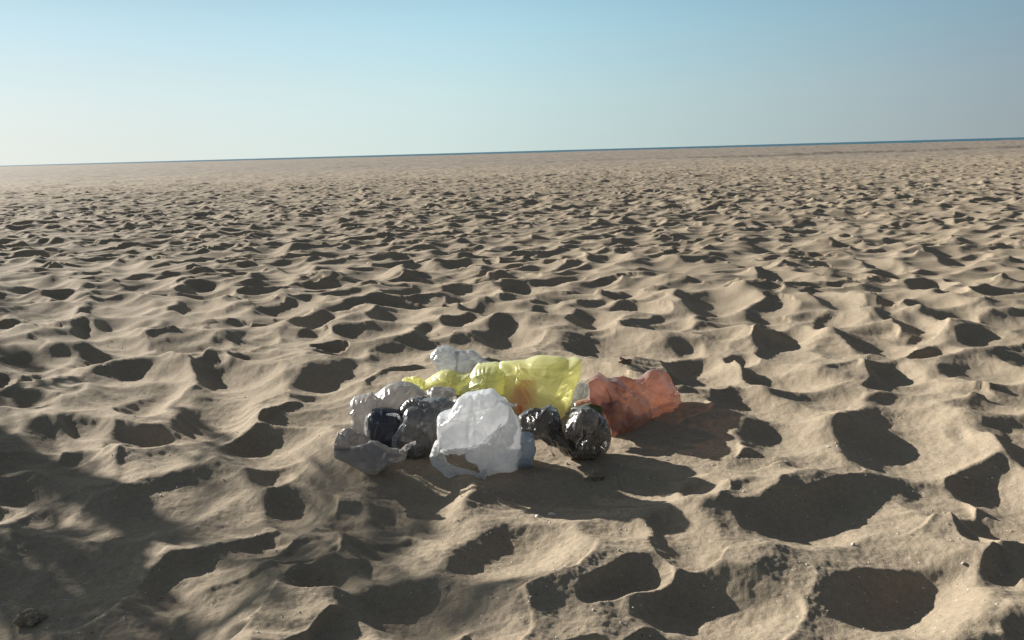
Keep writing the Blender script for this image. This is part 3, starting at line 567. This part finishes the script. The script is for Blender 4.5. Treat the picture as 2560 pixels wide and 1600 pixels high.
o = (0.5, 3.5, 0.0)
w = bag('see through red plastic bag lying at the right end of the heap', o)
part('body', [puff('red', 0.06, 0.09, 141, folds=12, amp=0.014, scale=0.075, lean=0.5, pleat=0.3),
              puff('redl', 0.05, 0.08, 142, folds=8, amp=0.012, scale=0.07, lean=0.3)], M_red, w, o)
w = bag('dark green plastic wad pressed inside the red bag', (0.3, 3.35, 0.05))
def lump(c, r, seed, amp=0.3, n=26, m=14):
    V = []
    for i in range(m + 1):
        for j in range(n):
            a_, b_ = math.pi * i / m, 2 * math.pi * j / n
            V.append((math.sin(a_) * math.cos(b_), math.sin(a_) * math.sin(b_), math.cos(a_)))
    V = np.array(V); d = 1 + amp * noise3(V * 1.6 + seed, seed) + 0.5 * amp * noise3(V * 4 + seed, seed + 1)
    V = V * d[:, None] * np.array(r) + np.array(c)
    i, j = np.meshgrid(np.arange(m), np.arange(n), indexing='ij'); j2 = (j + 1) % n
    return V, np.stack([i * n + j, (i + 1) * n + j, (i + 1) * n + j2, i * n + j2], -1).reshape(-1, 4)
part('body', [lump((-0.02, -0.05, 0.05), (0.06, 0.03, 0.035), 3), lump((0.07, 0.02, 0.07), (0.03, 0.02, 0.02), 8)], M_green, w, (0, 0, 0))

o = (0.28, 3.72, 0.0)
w = bag('small clear plastic bag wedged between the yellow and the red bags', o)
part('body', [puff('clr', 0.05, 0.05, 151, amp=0.009, scale=0.06, pleat=0.3)], M_clear, w, o)

o = (0.2, 3.1, 0.0)
w = bag('shiny black plastic bag with two rounded lobes, right of the white bag', o)
part('body', [puff('blk1', 0.065, 0.07, 161, folds=9, amp=0.012, scale=0.06, pleat=0.5, npl=14),
              puff('blk2', 0.05, 0.06, 162, amp=0.009, scale=0.06, pleat=0.3),
              puff('blk3', 0.075, 0.10, 163, amp=0.007, scale=0.12, folds=8, pleat=0.3)], M_black, w, o)
part('flap', [puff('blk4', 0.035, 0.05, 164, folds=9, amp=0.008, scale=0.07, pleat=0.25)], M_flap, w, o)
part('gathered_neck', [ribbon('blk_tail', 0.020, 165, dy=-0.02, ruffle=0.008)], M_black, w, o)
part('torn_strip', [ribbon('blk_spike', 0.014, 166, ruffle=0.004)], M_black, w, o)
part('torn_strip', [ribbon('blk_ltail', 0.012, 167, ruffle=0.004)], M_clear, w, o)

o = (-0.45, 3.28, 0.0)
w = bag('smoky grey bag arched over the back left of the heap', o)
part('body', [puff('gr1', 0.10, 0.10, 171, amp=0.008, scale=0.12, pleat=0.15),
              puff('gr2', 0.06, 0.08, 172, amp=0.010, scale=0.08, pleat=0.2),
              puff('gr3', 0.07, 0.08, 173, amp=0.010, scale=0.09, pleat=0.2)], M_grey, w, o)
o = (-0.4, 3.14, 0.0)
w = bag('dark grey knotted bag between the smoky bag and the white bag', o)
part('pouch', [puff('dk1', 0.06, 0.07, 181, amp=0.006, scale=0.12)], M_dark, w, o)
part('edge_highlight', [ribbon('dk1_edge', 0.010, 185, dy=-0.05, ruffle=0.003)], M_clear, w, o)  # pale film strips added as bright highlight lines along the dark bag's edges
part('edge_highlight', [ribbon('dk1_rim', 0.012, 186, dy=-0.06, ruffle=0.004)], M_clear, w, o)
part('edge_highlight', [ribbon('dk2_edge', 0.018, 187, dy=-0.07, ruffle=0.006)], M_clear, w, o)
part('body', [puff('dk2', 0.06, 0.08, 182, folds=9, amp=0.016, scale=0.10, pleat=0.15),
              puff('dk3', 0.05, 0.06, 183, folds=8, amp=0.015, scale=0.06, pleat=0.4, npl=24)], M_ash, w, o)
part('fold', [ribbon('fr4', 0.022, 184, dy=-0.05, ruffle=0.006, taper=0.4)], M_grey, w, o)
o = (-0.5, 2.98, 0.03)
w = bag('flattened grey bag at the front left foot of the heap', o)
part('body', [puff('fr1', 0.035, 0.06, 191, amp=0.008, scale=0.07, lean=0.4, pleat=0.3),
              puff('fr2', 0.012, 0.012, 192, amp=0.006, scale=0.05),
              puff('fr3', 0.03, 0.03, 193, amp=0.009, scale=0.05)], M_front, w, o)
o = (-0.28, 4.0, 0.05)
w = bag('clear greyish bag lying alone behind the yellow bag', o)
part('body', [puff('bk1', 0.08, 0.08, 201, amp=0.009, scale=0.08, pleat=0.2),
              puff('bk2', 0.05, 0.06, 202, amp=0.010, scale=0.08, pleat=0.2)], M_clear, w, o)

# ---------------------------------------------------------------- little things lying on the sand
M_shell = simple('shell', (0.62, 0.58, 0.5), 0.5, (0.75, 0.72, 0.66), 90, 0.001)
def shell(x, y, r, label, seed, flat=0.35, group='shell pieces on the sand'):
    n, mm = 18, 7; V = []
    for i in range(mm):
        f = i / (mm - 1)
        for j in range(n):
            t = 2 * math.pi * j / n
            rr_ = r * f * (1 + 0.12 * math.cos(t)) * (1 + 0.05 * math.sin(9 * t) * f)
            V.append((rr_ * math.cos(t), 0.75 * rr_ * math.sin(t), flat * r * (1 - f * f)))
    top = np.array(V); bot = top * [0.97, 0.97, 1] - [0, 0, 0.12 * r]
    V = np.vstack([top, bot]); F = []
    for i in range(mm - 1):
        for j in range(n):
            j2 = (j + 1) % n
            F.append((i * n + j, i * n + j2, (i + 1) * n + j2, (i + 1) * n + j)); F.append(tuple(mm * n + q for q in (i * n + j, (i + 1) * n + j, (i + 1) * n + j2, i * n + j2)))
    for j in range(n):
        j2 = (j + 1) % n; a_ = (mm - 1) * n
        F.append((a_ + j, a_ + j2, mm * n + a_ + j2, mm * n + a_ + j))
    o = make_mesh('shell_fragment', V, F, M_shell)
    o.location = (x, y, gz(x, y) + 0.001); o.rotation_euler = (random.uniform(-.3, .3), random.uniform(-.3, .3), random.uniform(0, 6))
    o['label'] = label; o['category'] = 'shell'; o['group'] = group
shell(*SH[0], 0.010, 'pale shell fragment in the heap shadow, left of the pair', 1)
shell(*SH[1], 0.014, 'flat oval pale shell in the heap shadow, right of the pair', 2, 0.2)
shell(*SH[2], 0.009, 'tiny white shell on the bright sand right of the heap', 3)
shell(*SH[3], 0.010, 'tiny white shell near the right edge of the view', 4)
shell(*SH[4], 0.011, 'bright white shell speck on the shaded sand far left', 5)
M_clod = simple('damp_clod', (0.17, 0.125, 0.085), 0.95, (0.26, 0.2, 0.14), 60, 0.004)
def clod(x, y, r, label, seed, m_=M_clod, name='sand_clod', sz=0.7, cat='clod'):
    V, F = lump((0, 0, 0), (r, r * 0.8, r * sz), seed, 0.7, 30, 18)
    o = make_mesh(name, V, F, m_); o.location = (x, y, gz(x, y) + r * 0.2); o['label'] = label; o['category'] = cat
clod(*SH[5], 0.026, 'small brown clump standing on the sand behind the red bag', 12)
clod(*SH[6], 0.03, 'sand lump added in place of a shaded patch at the bottom left corner', 13, sand_o.data.materials[0])  # lump added to stand for a patch of dark shading, plain sand material
clod(*SH[7], 0.028, 'pale sand lump lying in the heap shadow below the black bag', 14, sand_o.data.materials[0])
clod(*SH[8], 0.018, 'small rough sand lump on a footprint rim beyond the heap', 15, sand_o.data.materials[0])

# crushed shell and grit strewn over the near sand
def grit():
    g = np.random.default_rng(77); V = []; F = []
    for q in range(900):
        y = g.uniform(1.6, 7.5) if q % 2 else g.uniform(1.6, 3.6); x = g.uniform(-0.66, 0.66) * (y + 0.3)
        r_ = g.uniform(0.0012, 0.0032) * (1 + 0.15 * y)
        if g.random() < 0.03: r_ *= 2
        z = gz(x, y); n = 6; k = len(V); an = g.uniform(0, 6.28); el = g.uniform(0.5, 1.0)
        tx, ty = g.uniform(-.5, .5, 2)
        for j in range(n):
            t = an + 2 * math.pi * j / n; rr_ = r_ * g.uniform(0.7, 1.2)
            ux, uy = rr_ * math.cos(t), el * rr_ * math.sin(t); V.append((x + ux, y + uy, z + 0.3 * r_ + tx * ux + ty * uy))
        V.append((x, y, z + 0.9 * r_)); V.append((x, y, z - 0.3 * r_))
        for j in range(n): F.append((k + j, k + (j + 1) % n, k + n)); F.append((k + (j + 1) % n, k + j, k + n + 1))
    o = make_mesh('shell_grit', V, F, M_shell, smooth=False); o['kind'] = 'stuff'
    o['label'] = 'pale crushed shell grit strewn over the near sand'; o['category'] = 'shell grit'
grit()

# ---------------------------------------------------------------- palms left of the view that throw the dappled shade
M_leaf = simple('palm_leaf', (0.05, 0.09, 0.03), 0.5, (0.09, 0.12, 0.045), 6)
M_trunk = simple('palm_trunk', (0.13, 0.09, 0.06), 0.9, (0.2, 0.15, 0.1), 30, 0.01)
def frond_mesh(L, droop, seed):
    g = np.random.default_rng(seed); V = []; F = []
    n = 15; P = []
    for i in range(n + 1):
        t = i / n; P.append(np.array([L * t * (1 - 0.12 * t * t), 0, L * (0.42 * t - droop * t * t)]))
    def quad(a, b, c, d):
        k = len(V); V.extend([a, b, c, d]); F.append((k, k + 1, k + 2, k + 3))
    for i in range(n):
        w_ = 0.016 * (1 - i / n) + 0.003
        quad(P[i] + [0, -w_, 0], P[i] + [0, w_, 0], P[i + 1] + [0, w_, 0], P[i + 1] + [0, -w_, 0])
        quad(P[i] + [0, 0, -w_], P[i] + [0, 0, w_], P[i + 1] + [0, 0, w_], P[i + 1] + [0, 0, -w_])
        if i < 4: continue
        for sd in (-1, 1):
            ll = L * 0.34 * math.sin(math.pi * (0.12 + 0.85 * i / n)) * g.uniform(0.85, 1.1)
            d = np.array([0.62, sd * 0.75, 0.12 + g.uniform(-.15, .15)]); d /= np.linalg.norm(d)
            m0 = P[i]; m1 = P[i] + d * ll * 0.5 + [0, 0, 0.02]; m2 = P[i] + d * ll + [0, 0, -0.10 * ll - g.uniform(0, .05)]
            wv = np.array([0.021, 0, 0.006])
            quad(m0 - wv * .6, m0 + wv * .6, m1 + wv, m1 - wv); quad(m1 - wv, m1 + wv, m2 + wv * .15, m2 - wv * .15)
    me = bpy.data.meshes.new('frond'); me.from_pydata([tuple(v) for v in V], [], F); me.materials.append(M_leaf); return me
FR = [frond_mesh(0.95, 0.50, 1), frond_mesh(1.05, 0.65, 2), frond_mesh(0.9, 0.30, 3)]
def palm(x, y, Ht, label, seed, nf=11, sc=1.0):
    z0 = gz(x, y); t = thing('palm_tree', label, 'palm', (x, y, z0), 'palms shading the left of the view')
    n, mm = 16, 26; V = []
    for i in range(mm):
        f = i / (mm - 1); rad = 0.11 * (1 - 0.25 * f) * (1 + 0.09 * (i % 2)) 
        for j in range(n):
            a_ = 2 * math.pi * j / n; V.append((rad * math.cos(a_) + 0.06 * f * f, rad * math.sin(a_), -0.15 + (Ht + 0.15) * f))
    F = [(i * n + j, i * n + (j + 1) % n, (i + 1) * n + (j + 1) % n, (i + 1) * n + j) for i in range(mm - 1) for j in range(n)]
    make_mesh('trunk', V, F, M_trunk, t)
    g = random.Random(seed)
    for k in range(nf):
        o = bpy.data.objects.new('frond', FR[k % 3]); COL.objects.link(o); o.parent = t
        o.location = (0.06, 0, Ht); o.scale = (sc,) * 3
        o.rotation_euler = Euler((g.uniform(-.3, .3), -R(g.uniform(-30, 55)), k * 2.39996 + g.uniform(-.2, .2)), 'XYZ')
for args in PALMS: palm(*args)
